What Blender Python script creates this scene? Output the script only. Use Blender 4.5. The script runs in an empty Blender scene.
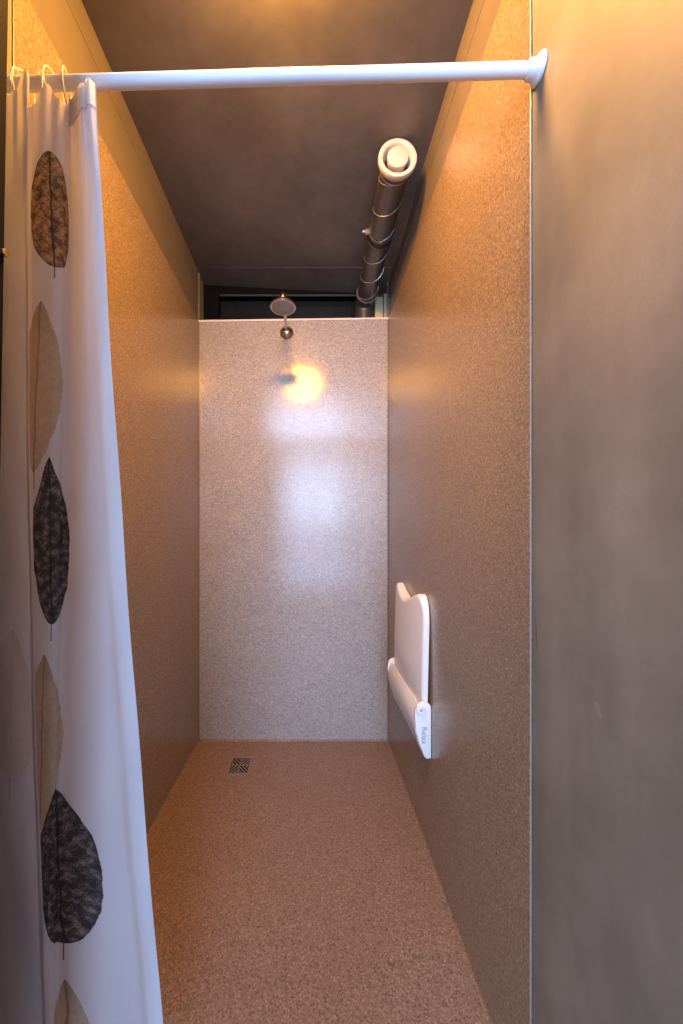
import bpy, bmesh, math, random
from mathutils import Vector, Matrix
random.seed(7)
scn = bpy.context.scene
C = scn.collection
PI = math.pi
CAM_H = 1.09
F = 349.65                      # focal length in pixels of the 683 x 1024 frame
XL, XR, YB = -0.598, 0.402, 1.85   # faces of the stone panels, face of the back panel
SL, SR = XL - 0.004, XR + 0.004    # smooth walls behind / before the panels
YE = 0.33                       # mouth of the shower cell: the entrance room beyond is wider and higher
Y0 = -2.1                          # wall with the glazed door behind the photographer
PT = 2.222                         # top of the panels

# ------------------------------------------------------------------ nodes
class N:
    def __init__(s, name):
        s.m = bpy.data.materials.new(name); s.m.use_nodes = True
        s.t = s.m.node_tree; s.t.nodes.clear()
        s.out = s.t.nodes.new('ShaderNodeOutputMaterial')
    def node(s, typ, ins=None, **props):
        n = s.t.nodes.new(typ)
        for k, v in props.items(): setattr(n, k, v)
        for k, v in (ins or {}).items(): s.put(n.inputs[k], v)
        return n
    def put(s, sock, v):
        if isinstance(v, bpy.types.NodeSocket): s.t.links.new(v, sock)
        elif isinstance(v, (tuple, list)) and len(v) == 3 and sock.type == 'RGBA': sock.default_value = (*v, 1)
        else: sock.default_value = v
    def math(s, op, a, b=0.0, c=None, clamp=False):
        n = s.t.nodes.new('ShaderNodeMath'); n.operation = op; n.use_clamp = clamp
        s.put(n.inputs[0], a); s.put(n.inputs[1], b)
        if c is not None: s.put(n.inputs[2], c)
        return n.outputs[0]
    def smooth(s, v, lo, hi, a=0.0, b=1.0):
        n = s.node('ShaderNodeMapRange', interpolation_type='SMOOTHSTEP')
        s.put(n.inputs['Value'], v)
        for k, x in zip(('From Min', 'From Max', 'To Min', 'To Max'), (lo, hi, a, b)): n.inputs[k].default_value = x
        return n.outputs[0]
    def mix(s, f, a, b, mode='MIX'):
        n = s.node('ShaderNodeMix', data_type='RGBA', blend_type=mode)
        s.put(n.inputs[0], f); s.put(n.inputs[6], a); s.put(n.inputs[7], b)
        return n.outputs[2]
    def ramp(s, v, stops, interp='LINEAR'):
        n = s.t.nodes.new('ShaderNodeValToRGB'); n.color_ramp.interpolation = interp
        e = n.color_ramp.elements
        e[0].position, e[0].color = stops[0][0], (*stops[0][1], 1)
        e[1].position, e[1].color = stops[-1][0], (*stops[-1][1], 1)
        for p, c in stops[1:-1]:
            q = e.new(p); q.color = (*c, 1)
        s.put(n.inputs[0], v); return n.outputs[0]
    def noise(s, co, scale, detail=3, rough=.5):
        n = s.node('ShaderNodeTexNoise', {'Scale': scale, 'Detail': detail, 'Roughness': rough})
        if co is not None: s.put(n.inputs['Vector'], co)
        return n.outputs['Fac']
    def bump(s, h, strength, dist):
        return s.node('ShaderNodeBump', {'Height': h, 'Strength': strength, 'Distance': dist}).outputs[0]
    def pri(s, **k):
        n = s.node('ShaderNodeBsdfPrincipled', {a.replace('_', ' '): v for a, v in k.items()})
        s.t.links.new(n.outputs[0], s.out.inputs[0]); return n
    def obj(s): return s.node('ShaderNodeTexCoord').outputs['Object']
    def scaled(s, co, x, y, z):
        return s.node('ShaderNodeMapping', {'Vector': co, 'Scale': (x, y, z)}).outputs[0]

def plain(name, col, rough=.5, metal=0., var=.08, scale=14., bump=0.0):
    n = N(name); co = n.obj(); f = n.noise(co, scale, 4)
    c = n.mix(f, tuple(x*(1-var) for x in col), tuple(min(1, x*(1+var)) for x in col))
    k = dict(Base_Color=c, Roughness=rough, Metallic=metal)
    if name == 'black paint': k['Specular_IOR_Level'] = .08
    if bump: k['Normal'] = n.bump(n.noise(co, scale*20, 3), bump, .001)
    n.pri(**k); return n.m

def grain(name, dark, mid, light, scale=230., rough=.3, bump=.35, spec=.5):
    """resin-bound stone granules"""
    n = N(name); co = n.obj()
    v = n.node('ShaderNodeTexVoronoi', {'Vector': co, 'Scale': scale})
    sep = n.node('ShaderNodeSeparateColor', {0: v.outputs['Color']})
    c = n.ramp(sep.outputs[0], [(0, dark), (.35, mid), (.75, mid), (1, light)])
    big = n.noise(co, 3.2, 4)
    c = n.mix(n.smooth(big, .3, .7, 0, .18), c, tuple(x*.72 for x in mid))
    fine = n.noise(co, scale*.55, 3, .6)
    c = n.mix(n.smooth(fine, .42, .62, 0, .25), c, tuple(x*.7 for x in dark))
    h = n.math('ADD', v.outputs['Distance'], n.math('MULTIPLY', fine, .8))
    wave = n.bump(n.noise(co, 9, 2), .05, .01)
    b = n.node('ShaderNodeBump', {'Height': h, 'Strength': bump, 'Distance': .0012, 'Normal': wave}).outputs[0]
    rr = n.math('ADD', n.math('MULTIPLY', big, .12), rough-.06)
    n.pri(Base_Color=c, Roughness=rr, Normal=b, **{'Specular_IOR_Level': spec}); return n.m

M = {}
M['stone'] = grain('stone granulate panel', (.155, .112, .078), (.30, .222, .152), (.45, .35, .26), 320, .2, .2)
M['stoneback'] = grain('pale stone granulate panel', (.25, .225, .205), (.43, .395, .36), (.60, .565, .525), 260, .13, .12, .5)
M['floor'] = grain('stone granulate floor', (.125, .078, .052), (.285, .186, .132), (.43, .30, .22), 300, .42, .35, .4)
M['rod'] = plain('white lacquered tube', (.78, .80, .84), .3, 0, .02)
M['white'] = plain('white plastic', (.88, .88, .88), .3, 0, .03)
M['cap'] = plain('white cap', (.84, .84, .84), .3, 0, .02)
M['letter'] = plain('grey print', (.30, .30, .33), .5)
M['chrome'] = plain('satin chrome', (.62, .58, .54), .22, 1., .05)
M['headface'] = plain('grey shower face', (.40, .36, .33), .4, .3, .1, 60)
M['edge'] = plain('pale edge profile', (.80, .76, .70), .4, 0, .05, 40)
M['sealed'] = plain('sealed panel edge', (.34, .29, .23), .4, 0, .5, 300)
M['pale'] = plain('pale entrance paint', (.45, .44, .43), .6)
M['band'] = plain('brown grey upper wall', (.165, .14, .115), .38, 0, .22, 9)
M['black'] = plain('black paint', (.004, .005, .0065), .7, 0, .2)
M['darkpane'] = plain('dark pane', (.012, .017, .019), .12, 0, .25, 6)
M['bead'] = plain('grey bead', (.16, .17, .17), .4, .3)
M['beige'] = plain('beige block', (.55, .44, .27), .6, 0, .1, 30)
M['brass'] = plain('brass', (.75, .5, .14), .25, 1., .05)
M['zinc'] = plain('galvanised duct', (.135, .138, .142), .36, .7, .12, 25)
M['seam'] = plain('duct seam', (.45, .44, .43), .3, .7)
M['rubber'] = plain('black rubber', (.012, .012, .013), .5)
M['steel'] = plain('stainless grate', (.40, .32, .24), .35, .6, .1, 60)
M['pit'] = plain('drain pit', (.006, .005, .004), .6)
M['ring'] = plain('clear white ring', (.85, .83, .80), .2, 0, .02)
M['valve'] = plain('cream valve', (.50, .475, .45), .4, 0, .04)
M['lampbase'] = plain('lamp base', (.7, .7, .7), .5)

# ceiling: smooth grey concrete with trowel clouds, pinholes
n = N('concrete ceiling'); co = n.obj()
a = n.noise(co, 3.5, 6, .6); b_ = n.noise(co, 22, 5, .6)
c = n.ramp(n.math('ADD', n.math('MULTIPLY', a, .7), n.math('MULTIPLY', b_, .3)), [(.3, (.095, .086, .078)), (.5, (.14, .126, .114)), (.72, (.195, .176, .158))])
v = n.node('ShaderNodeTexVoronoi', {'Vector': co, 'Scale': 9.})
c = n.mix(n.smooth(v.outputs['Distance'], .028, .045, .75, 0), c, (.03, .027, .025))
n.pri(Base_Color=c, Roughness=.42, Normal=n.bump(b_, .08, .004)); M['ceiling'] = n.m

# smooth wall: fine plaster with faint vertical trowel streaks; a brown scratch and a pale scuff by the panel
n = N('smooth plaster'); co = n.obj()
st = n.noise(n.scaled(co, 5, 5, .7), 1.6, 5, .55); fine = n.noise(co, 160, 2)
bl = n.noise(co, 4.5, 5, .6)
c = n.ramp(n.math('ADD', n.math('MULTIPLY', st, .45), n.math('MULTIPLY', bl, .55)), [(.3, (.125, .117, .105)), (.5, (.205, .193, .175)), (.7, (.30, .283, .258))])
c = n.mix(n.smooth(fine, .35, .65, 0, .16), c, (.2, .18, .155))
sx = n.node('ShaderNodeSeparateXYZ', {0: co})
def stain(cy, cz, hy, hz, slope):
    dz = n.math('SUBTRACT', sx.outputs[2], cz)
    dy = n.math('SUBTRACT', n.math('SUBTRACT', sx.outputs[1], cy), n.math('MULTIPLY', dz, slope))
    d = n.math('ADD', n.math('POWER', n.math('ABSOLUTE', n.math('DIVIDE', dy, hy)), 2.), n.math('POWER', n.math('ABSOLUTE', n.math('DIVIDE', dz, hz)), 2.))
    return n.smooth(d, .35, 1.0, .8, 0)
c = n.mix(stain(.6325, .907, .0022, .038, .11), c, (.10, .06, .04))
c = n.mix(n.math('MULTIPLY', stain(.4965, .842, .006, .012, .5), .22), c, (.5, .48, .45))
n.pri(Base_Color=c, Roughness=.5, Normal=n.bump(n.math('ADD', bl, n.math('MULTIPLY', fine, .25)), .12, .003)); M['plaster'] = n.m

# lamp
n = N('lamp diffuser')
e = n.node('ShaderNodeEmission', {'Color': (1., .435, .066), 'Strength': 285.})
n.t.links.new(e.outputs[0], n.out.inputs[0]); M['lamp'] = n.m

# ------------------------------------------------------------------ mesh helpers
def link(name, bm, mat, parent=None, smooth=False, recalc=True):
    if recalc: bmesh.ops.recalc_face_normals(bm, faces=bm.faces)
    me = bpy.data.meshes.new(name); bm.to_mesh(me); bm.free()
    for p in me.polygons: p.use_smooth = smooth
    me.materials.append(M[mat] if isinstance(mat, str) else mat)
    o = bpy.data.objects.new(name, me); C.objects.link(o)
    if parent:
        o.parent = parent
        o.location = -parent.location if parent.parent is None else (0, 0, 0)
    return o
def local(o, parent):          # meshes are written in world coordinates: shift under the Empty
    return o
def thing(name, label, cat, loc=(0, 0, 0), group=None):
    o = bpy.data.objects.new(name, None); C.objects.link(o); o.location = loc
    o.empty_display_size = .05
    o['label'] = label; o['category'] = cat
    if group: o['group'] = group
    return o
def structure(o, label=None):
    o['kind'] = 'structure'
    if label: o['label'] = label
    return o
def box(bm, x0, x1, y0, y1, z0, z1, bev=0, seg=2):
    vs = [bm.verts.new(p) for p in ((x0,y0,z0),(x1,y0,z0),(x1,y1,z0),(x0,y1,z0),(x0,y0,z1),(x1,y0,z1),(x1,y1,z1),(x0,y1,z1))]
    fs = [bm.faces.new([vs[i] for i in q]) for q in ((0,3,2,1),(4,5,6,7),(0,1,5,4),(1,2,6,5),(2,3,7,6),(3,0,4,7))]
    if bev:
        es = list({e for f in fs for e in f.edges})
        bmesh.ops.bevel(bm, geom=es, offset=bev, segments=seg, affect='EDGES', profile=.5)
    return vs
def tube(bm, pts, r, seg=16, caps=True):
    pts = [Vector(p) for p in pts]; rs = r if isinstance(r, (list, tuple)) else [r]*len(pts)
    rings = []; up = None
    for i, p in enumerate(pts):
        t = (pts[min(i+1, len(pts)-1)] - pts[max(i-1, 0)]).normalized()
        if up is None:
            up = Vector((0, 0, 1)) if abs(t.z) < .9 else Vector((1, 0, 0))
        u = (up - t*up.dot(t)).normalized(); w = t.cross(u); up = u
        rings.append([bm.verts.new(p + rs[i]*(u*math.cos(2*PI*k/seg) + w*math.sin(2*PI*k/seg))) for k in range(seg)])
    for a, b in zip(rings, rings[1:]):
        for k in range(seg): bm.faces.new((a[k], a[(k+1) % seg], b[(k+1) % seg], b[k]))
    if caps: bm.faces.new(rings[0][::-1]); bm.faces.new(rings[-1])
def lathe(bm, prof, origin, axis, seg=48):
    """prof: (distance along axis, radius)"""
    o = Vector(origin); a = Vector(axis).normalized()
    u = a.orthogonal().normalized(); w = a.cross(u); rings = []
    for h, r in prof:
        if r < 1e-6: rings.append([bm.verts.new(o + a*h)])
        else: rings.append([bm.verts.new(o + a*h + r*(u*math.cos(2*PI*k/seg) + w*math.sin(2*PI*k/seg))) for k in range(seg)])
    for p, q in zip(rings, rings[1:]):
        for k in range(seg):
            k2 = (k+1) % seg
            if len(p) == 1 and len(q) == 1: continue
            if len(p) == 1: bm.faces.new((p[0], q[k2], q[k]))
            elif len(q) == 1: bm.faces.new((p[k], p[k2], q[0]))
            else: bm.faces.new((p[k], p[k2], q[k2], q[k]))
def torus(bm, c, R, r, axis, seg=40, ms=8, sz=1.0):
    a = Vector(axis).normalized(); u = Vector((0, 0, 1)); u = (u - a*u.dot(a)).normalized(); w = a.cross(u)
    rings = []
    for i in range(seg):
        t = 2*PI*i/seg; d = u*math.cos(t)*sz + w*math.sin(t); p = Vector(c) + d*R
        dn = d.normalized()
        rings.append([bm.verts.new(p + r*(dn*math.cos(2*PI*k/ms) + a*math.sin(2*PI*k/ms))) for k in range(ms)])
    for i in range(seg):
        p, q = rings[i], rings[(i+1) % seg]
        for k in range(ms): bm.faces.new((p[k], p[(k+1) % ms], q[(k+1) % ms], q[k]))
def prism(bm, outline, axis_fn, a, b, bev=0, seg=3):
    """outline in 2-D, axis_fn(p, h) -> point"""
    v0 = [bm.verts.new(axis_fn(p, a)) for p in outline]; v1 = [bm.verts.new(axis_fn(p, b)) for p in outline]
    f0 = bm.faces.new(v0); f1 = bm.faces.new(v1[::-1]); n = len(outline)
    for i in range(n): bm.faces.new((v0[i], v1[i], v1[(i+1) % n], v0[(i+1) % n]))
    if bev:
        es = list(f0.edges) + list(f1.edges)
        bmesh.ops.bevel(bm, geom=es, offset=bev, segments=seg, affect='EDGES', profile=.5)
def smooth_by_angle(o, deg=35):
    me = o.data
    for p in me.polygons: p.use_smooth = True
    try: me.set_sharp_from_angle(angle=math.radians(deg))
    except Exception: pass
    return o
def pt(px, py, d):             # a point of the place seen at that spot, d metres deep
    return Vector(((px-312)/F*d, d, CAM_H + (535-py)/F*d))

# ------------------------------------------------------------------ the room
YR = 1.952                                       # back of the recess above the back panel
EX0, EX1, EZ = -1.9, 1.7, 3.6
bm = bmesh.new(); box(bm, EX0-.1, EX1+.1, Y0-.1, YR+.1, -.1, 0)
structure(link('floor', bm, 'floor'))
ZCL, ZCR = CAM_H+1.388, CAM_H+1.335              # the ceiling falls a little to the right
bm = bmesh.new()
def zc(x): return ZCL + (ZCR-ZCL)*(x-XL)/(XR-XL)
vs = box(bm, SL-.1, SR+.1, YE-.03, YR+.1, 0, 1)
for v in vs: v.co.z = zc(v.co.x) + (0.12 if v.co.z > .5 else 0)
ceil = structure(link('ceiling', bm, 'ceiling'))
# joint strip across the ceiling near the back
bm = bmesh.new(); vs = box(bm, SL, SR, 1.772, 1.775, 0, 1)
for v in vs: v.co.y += .046 if v.co.x < 0 else -.027
for v in vs: v.co.z = zc(v.co.x) - (0.001 if v.co.z < .5 else -.002)
link('joint', bm, 'bead', ceil)

def side_wall(name, x, sgn, ystart):
    bm = bmesh.new(); box(bm, min(x, x+sgn*.1), max(x, x+sgn*.1), YE, YR+.1, 0, 2.62)
    w = structure(link(name, bm, 'plaster'))
    xf = x - sgn*.004
    bm = bmesh.new(); box(bm, min(x, xf), max(x, xf), ystart, YB, 0, PT, .0012, 1)
    link('stone_panel', bm, 'stone', w)
    # pale sealed edge of the panel: upright and along the top
    bm = bmesh.new()
    pts = []
    k = 260
    for i in range(k+1):
        z = .002 + (PT-.004)*i/k
        pts.append((xf + sgn*.0012 + random.uniform(-.0003, .0003), ystart - .0004 + random.uniform(-.0004, .0004), z))
    tube(bm, pts, .0011, 6)
    link('panel_edge', bm, 'sealed', w)
    bm = bmesh.new(); xb = x - sgn*.0015; box(bm, min(x, xb), max(x, xb), YE, YB, PT, zc(x)+.01)
    link('upper_band', bm, 'band', w)
    # lath under the ceiling
    bm = bmesh.new(); zt = zc(x)
    box(bm, min(x, x-sgn*.003), max(x, x-sgn*.003), YE, YB, zt-.082, zt+.01, .001, 1)
    link('ceiling_lath', bm, 'band', w)
    bm = bmesh.new(); box(bm, min(x, x-sgn*.007), max(x, x-sgn*.007), YB, YB+.006, PT, zt, 0)
    link('corner_strip', bm, 'plaster', w)
    return w
side_wall('wall_left', SL, -1, .702)
side_wall('wall_right', SR, 1, .645)

bm = bmesh.new(); vs = box(bm, XL, XR, YB, YB+.022, 0, PT)
for v in vs:
    if v.co.z > 1: v.co.z += -.006 + .014*(v.co.x-XL)/(XR-XL)
wb = structure(link('wall_back', bm, 'stoneback'))
bm = bmesh.new(); vs = box(bm, SL, SR, YB-.004, YB+.026, 0, 1)
for v in vs: v.co.z = PT -.006 + .014*(v.co.x-XL)/(XR-XL) + (.009 if v.co.z > .5 else 0)
link('edge_profile', bm, 'edge', wb)
# corner seals of the back panel
for x, s in ((XL, 1), (XR, -1)):
    bm = bmesh.new(); tube(bm, [(x+s*.001, YB-.001, .01), (x+s*.001, YB-.001, PT)], .003, 8)
    link('corner_seal', bm, 'stone', wb)
# coved seal where the floor turns up into the walls
bm = bmesh.new()
def cove(p0, p1, nrm):
    p0, p1, nr = Vector(p0), Vector(p1), Vector(nrm); R = .009; ra = []
    for p in (p0, p1):
        ra.append([bm.verts.new(p + nr*(R - R*math.sin(k/6*PI/2)) + Vector((0, 0, R - R*math.cos(k/6*PI/2)))) for k in range(7)] + [bm.verts.new(p - nr*.002 - Vector((0,0,.002)))])
    for k in range(8): bm.faces.new((ra[0][k], ra[0][(k+1) % 8], ra[1][(k+1) % 8], ra[1][k]))
    bm.faces.new(ra[0]); bm.faces.new(ra[1])
cove((XL, .702, 0), (XL, YB, 0), (1, 0, 0)); cove((XR, .645, 0), (XR, YB, 0), (-1, 0, 0)); cove((XL, YB, 0), (XR, YB, 0), (0, -1, 0))
structure(smooth_by_angle(link('trim_1', bm, 'floor'), 60))

# recess above the back panel, closed by a dark window
bm = bmesh.new(); box(bm, SL, SR, YR+.058, YR+.12, 1.9, 2.6)
structure(link('wall_recess', bm, 'black'))
w1 = bpy.data.objects.new('window_1', None); C.objects.link(w1); w1.location = (-.1, YR, 2.2); structure(w1)
bm = bmesh.new()
ztop = CAM_H + (535-296.5)/F*YR
box(bm, SL, -.520, YR-.012, YR+.058, 1.95, 2.55); box(bm, -.520, SR, YR-.012, YR+.058, ztop+.003, 2.55)
link('frame', bm, 'black', w1)
bm = bmesh.new(); box(bm, -.520, SR, YR+.045, YR+.057, 1.95, ztop+.006); link('pane', bm, 'darkpane', w1)
bm = bmesh.new(); box(bm, -.515, SR, YR-.010, YR, ztop, ztop+.005); link('glazing_bead', bm, 'bead', w1)

# wall behind the photographer with a glazed door and a light above it
bm = bmesh.new()
WZ = ((.15, 2.40), (2.58, 3.38)); WX = (-.90, .66)
LX, LZ = (-1.72, -1.05), (.75, 2.40)  # side opening added to bring cool daylight onto the right wall
box(bm, EX0, LX[0], Y0-.1, Y0, 0, EZ); box(bm, LX[1], WX[0], Y0-.1, Y0, 0, EZ); box(bm, *LX, Y0-.1, Y0, 0, LZ[0]); box(bm, *LX, Y0-.1, Y0, LZ[1], EZ); box(bm, WX[1], EX1, Y0-.1, Y0, 0, EZ)
box(bm, *WX, Y0-.1, Y0, 0, WZ[0][0]); box(bm, *WX, Y0-.1, Y0, WZ[0][1], WZ[1][0]); box(bm, *WX, Y0-.1, Y0, WZ[1][1], EZ)
structure(link('wall_front', bm, 'pale'))
bm = bmesh.new(); box(bm, EX0-.1, EX0, Y0-.1, YE+.1, 0, EZ); structure(link('wall_entrance_left', bm, 'pale'))
bm = bmesh.new(); box(bm, EX1, EX1+.1, Y0-.1, YE+.1, 0, EZ); structure(link('wall_entrance_right', bm, 'pale'))
bm = bmesh.new(); box(bm, EX0-.1, EX1+.1, Y0-.1, YE+.1, EZ, EZ+.1); structure(link('ceiling_entrance', bm, 'pale'))
bm = bmesh.new(); box(bm, EX0, SL-.1, YE, YE+.1, 0, EZ); box(bm, SR+.1, EX1, YE, YE+.1, 0, EZ); box(bm, SL-.1, SR+.1, YE, YE+.1, 2.62, EZ)
structure(link('wall_cell_front', bm, 'pale'))
for i, (wx, (z0, z1)) in enumerate(((WX, WZ[0]), (WX, WZ[1]), (LX, LZ))):               # frames of the daylight openings, the last an added one
    bm = bmesh.new()
    for q in ((wx[0], wx[0]+.05, z0, z1), (wx[1]-.05, wx[1], z0, z1), (wx[0]+.05, wx[1]-.05, z0, z0+.05), (wx[0]+.05, wx[1]-.05, z1-.05, z1)):
        box(bm, q[0], q[1], Y0-.07, Y0-.02, q[2], q[3])
    structure(link('window_%d' % (i+2), bm, 'rod'))
DX0, DX1 = WX
def daylight(name, z0, z1, power, col, x0=DX0, x1=DX1):
    l = bpy.data.lights.new(name, 'AREA'); l.shape = 'RECTANGLE'; l.size = x1-x0; l.size_y = z1-z0
    l.energy = power*(x1-x0)*(z1-z0); l.color = col
    o = bpy.data.objects.new(name, l); C.objects.link(o); o.location = ((x0+x1)/2, Y0-.12, (z0+z1)/2)
    o.rotation_euler = (math.radians(90), 0, 0)      # shines along +Y
    return o
BL = (.44, .65, 1.0)
daylight('daylight_transom', 2.58, 3.38, 62, BL)
daylight('daylight_door_upper', 1.30, 2.40, 56, BL, -.60, .66)
daylight('daylight_door_lower', .15, 1.30, 27, (.42, .58, 1.0), -.60, .66)

daylight('added_side_daylight', *LZ, 72, (.60, .80, 1.0), *LX)  # added area light behind the added opening, brightens the lower right wall

# ceiling lamp just above the frame
lamp = thing('ceiling_lamp', 'round warm glowing lamp on the concrete ceiling above the curtain rod', 'lamp', (-.08, .65, zc(-.08)))
bm = bmesh.new(); lathe(bm, [(0, 0), (0, .115), (.014, .115), (.014, 0)], (-.08, .65, zc(-.08)+.001), (0, 0, -1)); link('base', bm, 'lampbase', lamp)
bm = bmesh.new(); lathe(bm, [(.0, .104), (.022, .103), (.042, .095), (.060, .076), (.071, .05), (.077, .025), (.079, 0)], (-.08, .65, zc(-.08)-.013), (0, 0, -1)); link('diffuser', bm, 'lamp', lamp, True)

# dark door frame at the left, close to the lens, with a brass catch
d1 = bpy.data.objects.new('door_1', None); C.objects.link(d1); d1.location = (-.5, .42, 0); structure(d1)
bm = bmesh.new(); box(bm, -.045, 0, -.58, 0, .01, 2.05, .002, 1)  # only the leaf's edge shows; its unseen length is set to shade the curtain
lm = Matrix.Translation((-.350-.0245, .400, 0)) @ Matrix.Rotation(.055, 4, 'Z') @ Matrix.Rotation(.016, 4, 'Y')
bmesh.ops.transform(bm, matrix=lm, verts=bm.verts[:])
link('leaf', bm, 'black', d1)
bm = bmesh.new(); box(bm, SL, -.402, .335, .398, 0, 2.44, .002, 1); link('added_jamb', bm, 'black', d1)  # unseen post added to keep daylight off the curtain's near fold
bm = bmesh.new(); p = pt(7, 253, .396)
lathe(bm, [(-.010, .0030), (-.004, .0030), (-.003, .0042), (.0015, .0042), (.003, .003), (.0032, 0)], p + Vector((-.003, 0, 0)), (1, 0, 0), 20)
smooth_by_angle(link('catch', bm, 'brass', d1))

# ------------------------------------------------------------------ curtain rod
RA, RB = Vector((SR, .623, CAM_H+.829)), Vector((SL, .645, CAM_H+.829))
rod = thing('curtain_rod', 'white tension curtain rod spanning the shower entrance between the walls', 'curtain rod', tuple(RA))
ax = (RB-RA).normalized(); L = (RB-RA).length
bm = bmesh.new(); tube(bm, [RA + ax*.012, RB - ax*.012], .0106, 32); smooth_by_angle(link('tube', bm, 'rod', rod))
for o_, a_ in ((RA, ax), (RB, -ax)):
    bm = bmesh.new(); lathe(bm, [(0, 0), (0, .0212), (.003, .0222), (.006, .0212), (.009, .0175), (.012, .0145), (.022, .0135), (.023, .0110), (.023, 0)], o_, a_, 40)
    smooth_by_angle(link('end_flange', bm, 'rod', rod), 40)

# ------------------------------------------------------------------ ventilation duct
AX = .289; AZ = CAM_H + 1.272; YV = 1.19; DR = .050
duct = thing('ventilation_duct', 'round grey metal ventilation pipe hung under the ceiling, ending in a cream round valve', 'duct', (AX, YV, AZ))
bm = bmesh.new(); ye = 1.924
path = [(AX, YV+.012, AZ)] + [(AX, YV+.02+(ye-.05-YV-.02)*i/20, AZ) for i in range(21)]
tube(bm, path, DR, 40, False); smooth_by_angle(link('pipe', bm, 'zinc', duct))
bm = bmesh.new(); pts = []
turns = 5.4; y0h = YV+.03
for i in range(int(turns*36)+1):
    t = i/36; y = y0h + t*.118
    if y > ye-.06: break
    pts.append((AX - (DR+.0004)*math.cos(2*PI*t-PI/2), y, AZ + (DR+.0004)*math.sin(2*PI*t-PI/2)))
tube(bm, pts, .0016, 6); smooth_by_angle(link('spiral_seam', bm, 'seam', duct), 60)
bm = bmesh.new(); R = .058; pts = []
for i in range(13):
    a = i/12*PI/2; pts.append((AX, ye-.05 + R*math.sin(a), AZ - R + R*math.cos(a)))
pts += [(AX, ye-.05+R, AZ-R-.10)]
# elbow turning down behind the back panel
EY = pts[-1][1]
tube(bm, [(AX, ye-.09, AZ)] + pts, [DR+.002]*(len(pts)+1), 40); el = smooth_by_angle(link('elbow', bm, 'zinc', duct))
bm = bmesh.new()
def band(y, r, h): lathe(bm, [(-h, r-.004), (-h, r), (h, r), (h, r-.004)], (AX, y, AZ), (0, 1, 0), 40)
band(ye-.086, DR+.0045, .003); smooth_by_angle(link('collar', bm, 'seam', duct))
bm = bmesh.new(); band(YV+.03, DR+.003, .002); smooth_by_angle(link('collar', bm, 'seam', duct))
bm = bmesh.new()
torus(bm, (AX, EY, AZ-R-.035), DR+.002, .003, (0, 0, 1), 40, 8)
smooth_by_angle(link('rim', bm, 'seam', duct))
bm = bmesh.new(); band(1.478, DR+.0035, .012); smooth_by_angle(link('rubber_joint', bm, 'rubber', duct))
bm = bmesh.new(); band(1.462, DR+.005, .004); band(1.494, DR+.005, .003)
smooth_by_angle(link('clamp_band', bm, 'zinc', duct))
bm = bmesh.new(); tube(bm, [(AX-DR-.002, 1.462, AZ-.004), (AX-DR-.028, 1.462, AZ-.004)], .0035, 8)
box(bm, AX-DR-.016, AX-DR+.004, 1.458, 1.466, AZ-.014, AZ+.006, .001, 1)
lathe(bm, [(0, 0), (0, .007), (.006, .007), (.006, 0)], (AX-DR-.026, 1.462, AZ-.004), (1, 0, 0), 6)
link('clamp_bolt', bm, 'seam', duct)
bm = bmesh.new()   # hanger rod from the ceiling
zt = zc(AX); box(bm, AX-.012, AX+.012, 1.457, 1.467, AZ+DR-.002, zt+.004); link('hanger', bm, 'zinc', duct)
# valve: ring with a sloping throat, disc in the middle
VO = (AX, YV, AZ)
bm = bmesh.new(); lathe(bm, [(.012, .044), (.012, .058), (.006, .0625), (.002, .0650), (-.009, .0655), (-.0125, .0640), (-.0135, .0605), (-.0130, .0525), (-.0095, .0490), (.004, .0440), (.020, .040), (.020, .044), (.012, .044)], VO, (0, 1, 0), 56)
vr = smooth_by_angle(link('valve_ring', bm, 'valve', duct), 50)
bm = bmesh.new(); lathe(bm, [(.012, 0), (.012, .030), (-.004, .0350), (-.011, .0358), (-.0145, .0350), (-.0160, .0320), (-.0165, 0)], VO, (0, 1, 0), 56)
smooth_by_angle(link('valve_disc', bm, 'valve', duct), 50)
bm = bmesh.new(); lathe(bm, [(.018, 0), (.018, .041)], VO, (0, 1, 0), 40); link('throat', bm, 'rubber', duct)

# beige block beside the duct in the recess
blk = thing('beam_end', 'beige block beside the duct behind the back panel top edge', 'block', (.37, 1.91, PT))
bm = bmesh.new(); box(bm, .341, .383, 1.885, 1.94, 2.05, CAM_H+(535-297)/F*1.89, .002, 1); link('block', bm, 'beige', blk)
bm = bmesh.new(); box(bm, .387, SR-.001, 1.885, 1.94, 2.05, CAM_H+(535-294)/F*1.89, .002, 1); link('side_batten', bm, 'beige', blk)
bm = bmesh.new(); box(bm, .383, .387, 1.895, 1.935, 2.05, 2.36); link('spacer', bm, 'pit', blk)

# ------------------------------------------------------------------ shower head
SX, SZ = -.134, 2.160
sh = thing('wall_shower', 'round chrome shower head on a curved arm high on the back wall', 'shower head', (SX, YB, SZ))
bm = bmesh.new(); lathe(bm, [(0, 0), (0, .036), (.004, .036), (.012, .030), (.020, .018), (.024, .012), (.024, 0)], (SX, YB, SZ), (0, -1, 0)); smooth_by_angle(link('wall_rosette', bm, 'chrome', sh))
bm = bmesh.new()
HX, HY, HZ = -.1235, 1.490, 2.060
P = [Vector((SX, YB-.01, SZ)), Vector((SX, 1.80, SZ+.001)), Vector((SX+.003, 1.70, SZ)), Vector((SX+.007, 1.60, SZ-.006)), Vector((HX-.001, 1.53, SZ-.020)), Vector((HX, 1.500, SZ-.038)), Vector((HX, HY, HZ+.050)), Vector((HX, HY, HZ+.034))]
def catmull(P, n=8):
    out = []
    for i in range(len(P)-1):
        p0, p1, p2, p3 = P[max(i-1, 0)], P[i], P[i+1], P[min(i+2, len(P)-1)]
        for k in range(n):
            t = k/n
            out.append(.5*((2*p1) + (p2-p0)*t + (2*p0-5*p1+4*p2-p3)*t*t + (3*p1-p0-3*p2+p3)*t**3))
    return out + [P[-1]]
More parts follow.
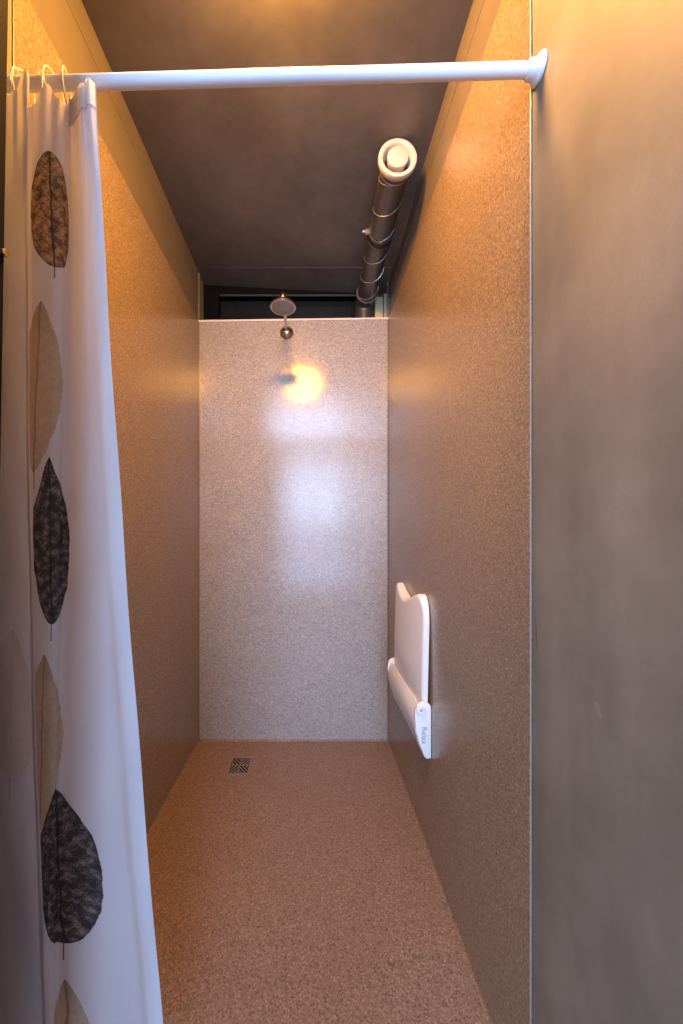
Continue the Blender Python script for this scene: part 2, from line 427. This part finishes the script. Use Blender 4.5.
tube(bm, catmull(P), .0075, 16); smooth_by_angle(link('arm', bm, 'chrome', sh))
bm = bmesh.new(); lathe(bm, [(-.048, .008), (-.046, .0125), (-.034, .0125), (-.030, .017), (-.022, .025), (-.012, .049), (-.005, .0545), (0, .055), (.003, .053), (.003, 0)], (HX, HY, HZ), (0, 0, -1), 56)
hd = smooth_by_angle(link('head', bm, 'chrome', sh))
bm = bmesh.new(); lathe(bm, [(.0025, .050), (.005, .048), (.006, 0)], (HX, HY, HZ), (0, 0, -1), 48)
fc = link('spray_face', bm, 'headface', sh, True)
bm = bmesh.new()
for rr, k in ((.011, 6), (.022, 12), (.033, 18), (.043, 24)):
    for i in range(k):
        a = 2*PI*i/k
        lathe(bm, [(.004, .0016), (.0075, .0012), (.0078, 0)], (HX+rr*math.cos(a), HY+rr*math.sin(a), HZ), (0, 0, -1), 6)
nz = link('nozzles', bm, 'rubber', fc); nz.location = (0, 0, 0); nz['kind'] = 'stuff'

# ------------------------------------------------------------------ folding seat on the right wall
SC, SW = 1.392, .205
seat = thing('folding_shower_seat', 'white plastic folding shower seat tipped up flat against the right wall', 'shower seat', (XR, SC, .34))
ZTOP = [(0, .346), (.02, .3475), (.045, .353), (.080, .364), (.112, .377), (.138, .387), (.156, .389), (.172, .382), (.186, .366), (.197, .345), (.203, .320), (.205, .295)]
def ztop(y):
    y = abs(y)
    for (a, za), (b, zb) in zip(ZTOP, ZTOP[1:]):
        if y <= b: return za + (zb-za)*(y-a)/(b-a)
    return ZTOP[-1][1]
bm = bmesh.new(); NU, NV, tilt, rr = 56, 44, .022, .012
def shell(front):
    g = []
    for i in range(NU+1):
        y = .205*math.sin(PI/2*math.sin(PI/2*(-1+2*i/NU))) ; row = []
        for j in range(NV+1):
            z = ztop(y)*math.sin(PI/2*j/NV)
            d = min(.205-abs(y), (ztop(y)-z)*.8)
            q = 1-min(d/rr, 1); drop = rr*(1-math.sqrt(max(0, 1-q*q)))
            h = (.027 + .021*(1-(y/.205)**2)*min(1, .25+z/.16) - drop) if front else .009
            row.append(bm.verts.new((XR - h + tilt*(z-.05), SC + y, .492 + z)))
        g.append(row)
    for i in range(NU):
        for j in range(NV): bm.faces.new((g[i][j], g[i+1][j], g[i+1][j+1], g[i][j+1]))
    return [g[i][0] for i in range(NU+1)] + [g[NU][j] for j in range(1, NV+1)] + [g[i][NV] for i in range(NU-1, -1, -1)] + [g[0][j] for j in range(NV-1, 0, -1)]
la, lb = shell(True), shell(False)
for k in range(len(la)): bm.faces.new((la[k], la[(k+1) % len(la)], lb[(k+1) % len(la)], lb[k]))
sb = smooth_by_angle(link('seat_board', bm, 'white', seat), 50)
# wall housing, a rounded trough the seat tips into
prof = [(.001, .336), (.016, .335), (.026, .346), (.042, .390), (.052, .430), (.055, .455), (.053, .477), (.047, .497), (.039, .510), (.033, .505), (.020, .480), (.001, .480)]
bm = bmesh.new(); prism(bm, prof, lambda p, h: Vector((XR - p[0], SC + h, p[1])), -.207, .207, .004, 3)
hs = smooth_by_angle(link('wall_housing', bm, 'white', seat), 40)
# near and far cheeks that carry the pivots
for s in (-1, 1):
    bm = bmesh.new(); ch = [(.001, .338), (.017, .337), (.025, .345), (.042, .395), (.052, .44), (.056, .475), (.054, .500), (.045, .520), (.033, .527), (.018, .527), (.006, .520), (.001, .512)]
    a_, b_ = sorted((s*.2065, s*.216)); prism(bm, ch, lambda p, h: Vector((XR - p[0], SC + h, p[1])), a_, b_, .002, 2)
    ck = smooth_by_angle(link('cheek', bm, 'white', seat), 40)
    bm = bmesh.new(); lathe(bm, [(0, 0), (0, .0165), (.006, .0160), (.008, .0140), (.008, .0045), (.005, .0040), (.005, 0)], (XR-.036, SC + s*.2155, .502), (0, s, 0), 32)
    cp = smooth_by_angle(link('pivot_cap', bm, 'cap', seat), 40); cp['label'] = 'round white pivot cap with a screw hole'
    bm = bmesh.new(); lathe(bm, [(0, 0), (0, .0042), (.001, .0038), (.001, 0)], (XR-.036, SC + s*.2208, .502), (0, s, 0), 20); link('darkened', bm, 'letter', cp)  # grey disc paints the hole of the cap darker
    if s < 0:
        cu = bpy.data.curves.new('lettering', 'FONT'); cu.body = 'Relax'; cu.size = .026; cu.extrude = .0004
        cu.align_x = 'CENTER'; cu.align_y = 'CENTER'
        tmp = bpy.data.objects.new('lettering', cu); C.objects.link(tmp)
        bpy.context.view_layer.update()
        me = bpy.data.meshes.new_from_object(tmp.evaluated_get(bpy.context.evaluated_depsgraph_get()))
        bpy.data.objects.remove(tmp)
        me.materials.clear(); me.materials.append(M['letter'])
        # reads downwards on the cheek that faces the entrance
        me.transform(Matrix.Translation((XR-.025, SC-.2163, .416)) @ Matrix.Rotation(PI/2, 4, 'X') @ Matrix.Rotation(-PI/2, 4, 'Z'))
        lt = bpy.data.objects.new('lettering', me); C.objects.link(lt); lt.parent = ck
        lt['label'] = 'small grey lettering running down the cheek'

# ------------------------------------------------------------------ floor drain
DXc, DYc, DS = -.340, 1.652, .050
dr = thing('floor_drain', 'small square metal floor drain with diagonal slots near the back wall', 'drain', (DXc, DYc, 0))
def stretch(o):                # the drain is longer than it is wide
    for v in o.data.vertices: v.co.y = DYc + (v.co.y-DYc)*1.22
    return o
bm = bmesh.new()
for a0, a1, b0, b1 in ((-DS, DS, -DS, -DS+.006), (-DS, DS, DS-.006, DS), (-DS, -DS+.006, -DS+.006, DS-.006), (DS-.006, DS, -DS+.006, DS-.006)):
    box(bm, DXc+a0, DXc+a1, DYc+b0, DYc+b1, -.001, .0035)
stretch(link('frame', bm, 'steel', dr))
bm = bmesh.new(); box(bm, DXc-DS+.005, DXc+DS-.005, DYc-DS+.005, DYc+DS-.005, -.0005, .0006); stretch(link('pit', bm, 'pit', dr))
bm = bmesh.new(); S = DS-.006
def bar(cx, cy, ang, ln, w):
    m = Matrix.Translation((DXc+cx, DYc+cy, 0)) @ Matrix.Rotation(ang, 4, 'Z')
    vs = box(bm, -ln/2, ln/2, -w/2, w/2, .0006, .0033)
    bmesh.ops.transform(bm, matrix=m, verts=vs)
# four quarters of slanting bars, each quarter turned against the next
for qx, qy in ((1, 1), (-1, 1), (-1, -1), (1, -1)):
    ang = PI/4 if qx*qy > 0 else -PI/4
    d = Vector((math.cos(ang), math.sin(ang))); nrm = Vector((-d.y, d.x))
    for k in (-1.5, -.5, .5, 1.5):
        o_ = Vector((qx*S/2, qy*S/2)) + nrm*k*.0125
        # clip the bar to its quarter
        lo, hi = -1, 1
        for comp, q in ((0, qx), (1, qy)):
            a, b = sorted((0, q*S))
            t0, t1 = sorted(((a-o_[comp])/d[comp], (b-o_[comp])/d[comp])); lo, hi = max(lo, t0), min(hi, t1)
        if hi-lo > .004: 
            c_ = o_ + d*(lo+hi)/2; bar(c_.x, c_.y, ang, hi-lo, .0044)
box(bm, DXc-S, DXc+S, DYc-.002, DYc+.002, .0006, .0032); box(bm, DXc-.002, DXc+.002, DYc-S, DYc+S, .0006, .0032)
stretch(link('grate', bm, 'steel', dr))

# ------------------------------------------------------------------ curtain
# top view of the cloth: (u, px at top, px at middle, px at bottom, depth top, mid, bottom)
KEYS = [
 (0.000,  29,  32,  51, .608, .560, .560),   # near hem
 (0.050,  14,  12,  22, .614, .595, .600),
 (0.100,  -6, -10,  -6, .626, .645, .650),
 (0.135, -14, -18, -16, .640, .680, .690),
 (0.165,   8,   6,  14, .648, .690, .695),
 (0.190,  29,  29,  36, .640, .664, .668),
 (0.203,  33,  34,  40, .632, .650, .652),
 (0.222,  42,  41,  44, .622, .642, .645),
 (0.245,  54,  50,  49, .620, .640, .645),
 (0.262,  64,  58,  54, .630, .648, .650),
 (0.274,  67,  63,  60, .641, .664, .657),
 (0.300,  70,  74,  82, .645, .664, .652),
 (0.330,  75,  88, 110, .636, .650, .640),
 (0.360,  81, 104, 140, .625, .632, .625),
 (0.385,  86, 112, 151, .619, .618, .612),
 (0.410,  94, 125, 165, .616, .612, .606),
]
YT, YM, YBOT = 86, 560, 1024
ZT, ZB = 1.894, .13
def zlev(py): return CAM_H + (535-py)*.64/F
z_t, z_m, z_b = zlev(YT), zlev(YM), zlev(YBOT)
def crom(a, i, t):
    p0, p1, p2, p3 = a[max(i-1, 0)], a[i], a[min(i+1, len(a)-1)], a[min(i+2, len(a)-1)]
    return .5*((2*p1) + (p2-p0)*t + (2*p0-5*p1+4*p2-p3)*t*t + (3*p1-p0-3*p2+p3)*t**3)
def lev(a, b, c, z):             # quadratic through top, middle, bottom
    return a*(z-z_m)*(z-z_b)/((z_t-z_m)*(z_t-z_b)) + b*(z-z_t)*(z-z_b)/((z_m-z_t)*(z_m-z_b)) + c*(z-z_t)*(z-z_m)/((z_b-z_t)*(z_b-z_m))
US = [k[0] for k in KEYS]
def cloth(u, z, off=0.0, lift=0.0):
    i = 0
    while i < len(US)-2 and u > US[i+1]: i += 1
    t = (u-US[i])/(US[i+1]-US[i])
    col = [crom([k[c] for k in KEYS], i, t) for c in range(1, 7)]
    px = lev(col[0], col[1], col[2], z); d = lev(col[3], col[4], col[5], z)
    top = max(0, (z-1.66)/.26)            # gathers towards the hooks
    d += .004*top*math.sin(u*185+1.0) + .0022*math.sin(z*9+u*40)*(.4+top) + .0012*math.sin(z*23-u*70)
    px += top*1.6*math.sin(u*140) + .5*math.sin(z*14+u*25)
    d -= off
    return Vector(((px-312)/F*d, d, z + lift))
def topz(u):                              # scalloped top edge: high at the hooks
    s = 0
    for hu in HOOK_U: s = max(s, math.exp(-((u-hu)/.014)**2))
    low = .026*(1-s)
    if u > .27: low *= max(.12, 1-(u-.27)/.012)
    return ZT - low
HOOK_U = [.02, .088, .150, .232, .288, .395]
def sheet(u0, u1, nu, z_lo, z_hi_fn, nv, off=0.0):
    bm = bmesh.new(); uvl = bm.loops.layers.uv.new('UVMap'); g = []; uvs = {}
    for j in range(nv+1):
        row = []
        for i in range(nu+1):
            u = u0 + (u1-u0)*i/nu; zh = z_hi_fn(u); zl = z_lo(u) if callable(z_lo) else z_lo
            z = zl + (zh-zl)*j/nv
            v = bm.verts.new(cloth(u, z, off)); uvs[v] = (u, z); row.append(v)
        g.append(row)
    for j in range(nv):
        for i in range(nu):
            f = bm.faces.new((g[j][i], g[j][i+1], g[j+1][i+1], g[j+1][i]))
            for l in f.loops: l[uvl].uv = uvs[l.vert]
    return bm

# cloth material: white polyester with printed skeleton leaves, in cloth coordinates (u, z) in metres
def cloth_mat(name, leaves):
    n = N(name)
    uv = n.node('ShaderNodeTexCoord').outputs['UV']
    s = n.node('ShaderNodeSeparateXYZ', {0: uv}); U, Z = s.outputs[0], s.outputs[1]
    col = (.80, .79, .82)
    weave = n.noise(n.scaled(uv, 1, 1, 1), 260, 2)
    col = n.mix(n.math('MULTIPLY', weave, .10), col, (.62, .61, .66))
    if leaves:
        wob = n.math('MULTIPLY', n.math('SUBTRACT', n.noise(uv, 26, 3), .5), .010)
        fine = n.noise(n.scaled(uv, 1.5, .7, 1), 420, 4, .7); blot = n.noise(uv, 62, 4, .6)
        for (cu, zt, zb, hw, kind, lean, side) in leaves:
            t = n.math('DIVIDE', n.math('SUBTRACT', zt, Z), zt-zb)              # 0 tip .. 1 base
            mid = n.math('ADD', cu, n.math('MULTIPLY', n.math('SUBTRACT', t, .5), lean))
            su = n.math('ADD', n.math('SUBTRACT', U, mid), wob)
            a = n.math('ABSOLUTE', su)
            tc = n.math('MINIMUM', n.math('MAXIMUM', t, 0.0), 1.0)
            tt = n.math('POWER', tc, 1.0 if kind == 'dark' else 1.1)
            prof = n.math('POWER', n.math('SINE', n.math('MULTIPLY', tt, PI)), .70 if kind == 'beige' else .5)
            if kind == 'dark': prof = n.math('MULTIPLY', prof, n.math('POWER', n.math('MINIMUM', n.math('MULTIPLY', tc, 3.2), 1.0), .5))
            w = n.math('MULTIPLY', prof, hw)
            edge = n.math('SUBTRACT', w, a)
            inside = n.math('MULTIPLY', n.smooth(edge, 0, .0016), n.math('MULTIPLY', n.math('GREATER_THAN', t, 0), n.math('LESS_THAN', t, 1)))
            # side veins, slanting up from the midrib
            ph = n.math('ADD', n.math('MULTIPLY', Z, -1.0), n.math('MULTIPLY', a, .95))
            vein = n.math('ABSOLUTE', n.math('SINE', n.math('MULTIPLY', n.math('ADD', ph, n.math('MULTIPLY', wob, .5)), 310 if kind == 'beige' else 190)))
            vein = n.smooth(vein, .0, .42, 1, 0)
            rib = n.smooth(a, .0010, .0026, 1, 0)
            if kind == 'beige':
                c = n.mix(n.smooth(blot, .35, .7), (.56, .43, .26), (.66, .54, .38))
                c = n.mix(n.math('MULTIPLY', vein, .30), c, (.40, .30, .17))
                c = n.mix(n.math('MULTIPLY', rib, .8), c, (.25, .16, .07))
                c = n.mix(n.smooth(n.math('MULTIPLY', t, 1.0), .04, .26, .35, 0), c, (.12, .10, .08))
                strength = n.math('MULTIPLY', inside, side or .88)
            else:
                dk, lt = ((.022, .020, .022), (.36, .30, .27)) if kind == 'dark' else ((.07, .045, .025), (.66, .42, .20))
                q = n.math('ADD', n.math('MULTIPLY', fine, .55), n.math('MULTIPLY', blot, .6))
                c = n.mix(n.smooth(q, .53 if kind == 'dark' else .475, .72 if kind == 'dark' else .68), dk, lt)
                c = n.mix(n.math('MULTIPLY', vein, .55), c, dk)
                c = n.mix(n.math('MULTIPLY', rib, .9), c, tuple(x*.4 for x in dk))
                c = n.mix(n.smooth(edge, .0, .007, .75, 0), c, tuple(x*.6 for x in dk))
                strength = n.math('MULTIPLY', inside, .96)
            col = n.mix(strength, col, c)
            # thin stalk below the leaf
            stalk = n.math('MULTIPLY', n.smooth(n.math('ABSOLUTE', n.math('SUBTRACT', U, cu + lean*.5)), .0007, .0015, side or .85, 0),
                           n.math('MULTIPLY', n.math('GREATER_THAN', t, .96), n.math('LESS_THAN', t, 1.10)))
            col = n.mix(stalk, col, (.10, .07, .05))
    h = n.math('ADD', n.math('MULTIPLY', n.noise(n.scaled(uv, 1, .35, 1), 34, 3), 1.), n.math('MULTIPLY', weave, .04))
    nb = n.bump(h, .22, .006)
    d = n.node('ShaderNodeBsdfPrincipled', {'Base Color': col, 'Roughness': .55, 'Normal': nb, 'Specular IOR Level': .25})
    tr = n.node('ShaderNodeBsdfTranslucent', {'Color': col, 'Normal': nb})
    mx = n.node('ShaderNodeMixShader', {0: .38, 1: d.outputs[0], 2: tr.outputs[0]})
    n.t.links.new(mx.outputs[0], n.out.inputs[0]); return n.m
LEAVES = [ # midrib u, tip z, base z, half width, kind, lean, -
 (.243, 1.776, 1.573, .050, 'heart', .012, 0),
 (.212, 1.515, 1.205, .056, 'beige', -.016, 0),
 (.245, 1.235, .926, .047, 'dark', .006, 0),
 (.222, .872, .540, .056, 'beige', -.020, 0),
 (.270, .620, .318, .060, 'dark', .020, 0),
 (.284, .255, -.06, .036, 'beige', 0, 0),
 (.055, .93, .66, .05, 'beige', .01, .3),
 (.100, 1.64, 1.36, .045, 'beige', .01, .3),
]
M['cloth'] = cloth_mat('printed curtain cloth', LEAVES)
M['hemcloth'] = cloth_mat('plain curtain hem', [])
cur = thing('shower_curtain', 'white shower curtain printed with brown and black leaves, gathered at the left', 'curtain', (-.45, .64, ZB))
bm = sheet(0, .410, 230, ZB, topz, 260); link('cloth', bm, 'cloth', cur, True, False)
bm = sheet(.2755, .412, 80, lambda u: topz(u)-.043, lambda u: topz(u)+.0006, 10, .0016); link('header_band', bm, 'hemcloth', cur, True, False)
bm = sheet(-.0005, .012, 8, ZB, lambda u: topz(u)-.002, 200, .0012); link('side_hem', bm, 'hemcloth', cur, True, False)
bm = sheet(.398, .4115, 8, ZB, lambda u: topz(u)-.044, 200, .0014); link('side_hem', bm, 'hemcloth', cur, True, False)
bm = bmesh.new(); tube(bm, [cloth(.2765 + .134*i/60, topz(.2765+.134*i/60)-.044, .0022) for i in range(61)], .0009, 6)
link('header_seam', bm, 'hemcloth', cur, True)
# rings
ring_labels = ['clear curtain ring leftmost on the rod beside the dark door edge', 'clear curtain ring second from the left on the rod',
               'clear curtain ring third from the left on the rod', 'clear curtain ring third from the right on the rod',
               'clear curtain ring second from the right on the rod', 'clear curtain ring rightmost on the rod above the curtain header']
yaw = [.5, .25, -.5, .9, -.05, .35]
pxs = [3, 18, 25, 37, 53, 66]
for i, (hu, px) in enumerate(zip(HOOK_U, pxs)):
    x = (px-312)/F*.64; s = (x-RA.x)/ax.x; c_ = RA + ax*s
    bm = bmesh.new(); a = (math.cos(yaw[i]), math.sin(yaw[i]), 0)
    torus(bm, c_ + Vector((0, 0, -.0105)), .0245, .0013, a, 44, 8, 1.18)
    o = link('curtain_ring', bm, 'ring', None, True)
    o['label'] = ring_labels[i]; o['category'] = 'curtain ring'; o['group'] = 'rings carrying the shower curtain'

# ------------------------------------------------------------------ light, camera
w = bpy.data.worlds.new('world'); scn.world = w; w.use_nodes = True
bg = w.node_tree.nodes['Background']; bg.inputs[0].default_value = (.45, .6, 1, 1); bg.inputs[1].default_value = .6
cam = bpy.data.cameras.new('camera'); co_ = bpy.data.objects.new('camera', cam); C.objects.link(co_)
co_.location = (0, 0, CAM_H); co_.rotation_euler = (PI/2, 0, 0)
cam.sensor_fit = 'AUTO'; cam.sensor_width = 36; cam.lens = F/1024*36
cam.shift_x = 29.5/1024; cam.shift_y = 23/1024; cam.clip_start = .02
scn.camera = co_
vs_ = scn.view_settings
vs_.view_transform = 'Standard'; vs_.look = 'None'; vs_.gamma = 1; vs_.use_curve_mapping = False; vs_.exposure = -0.06
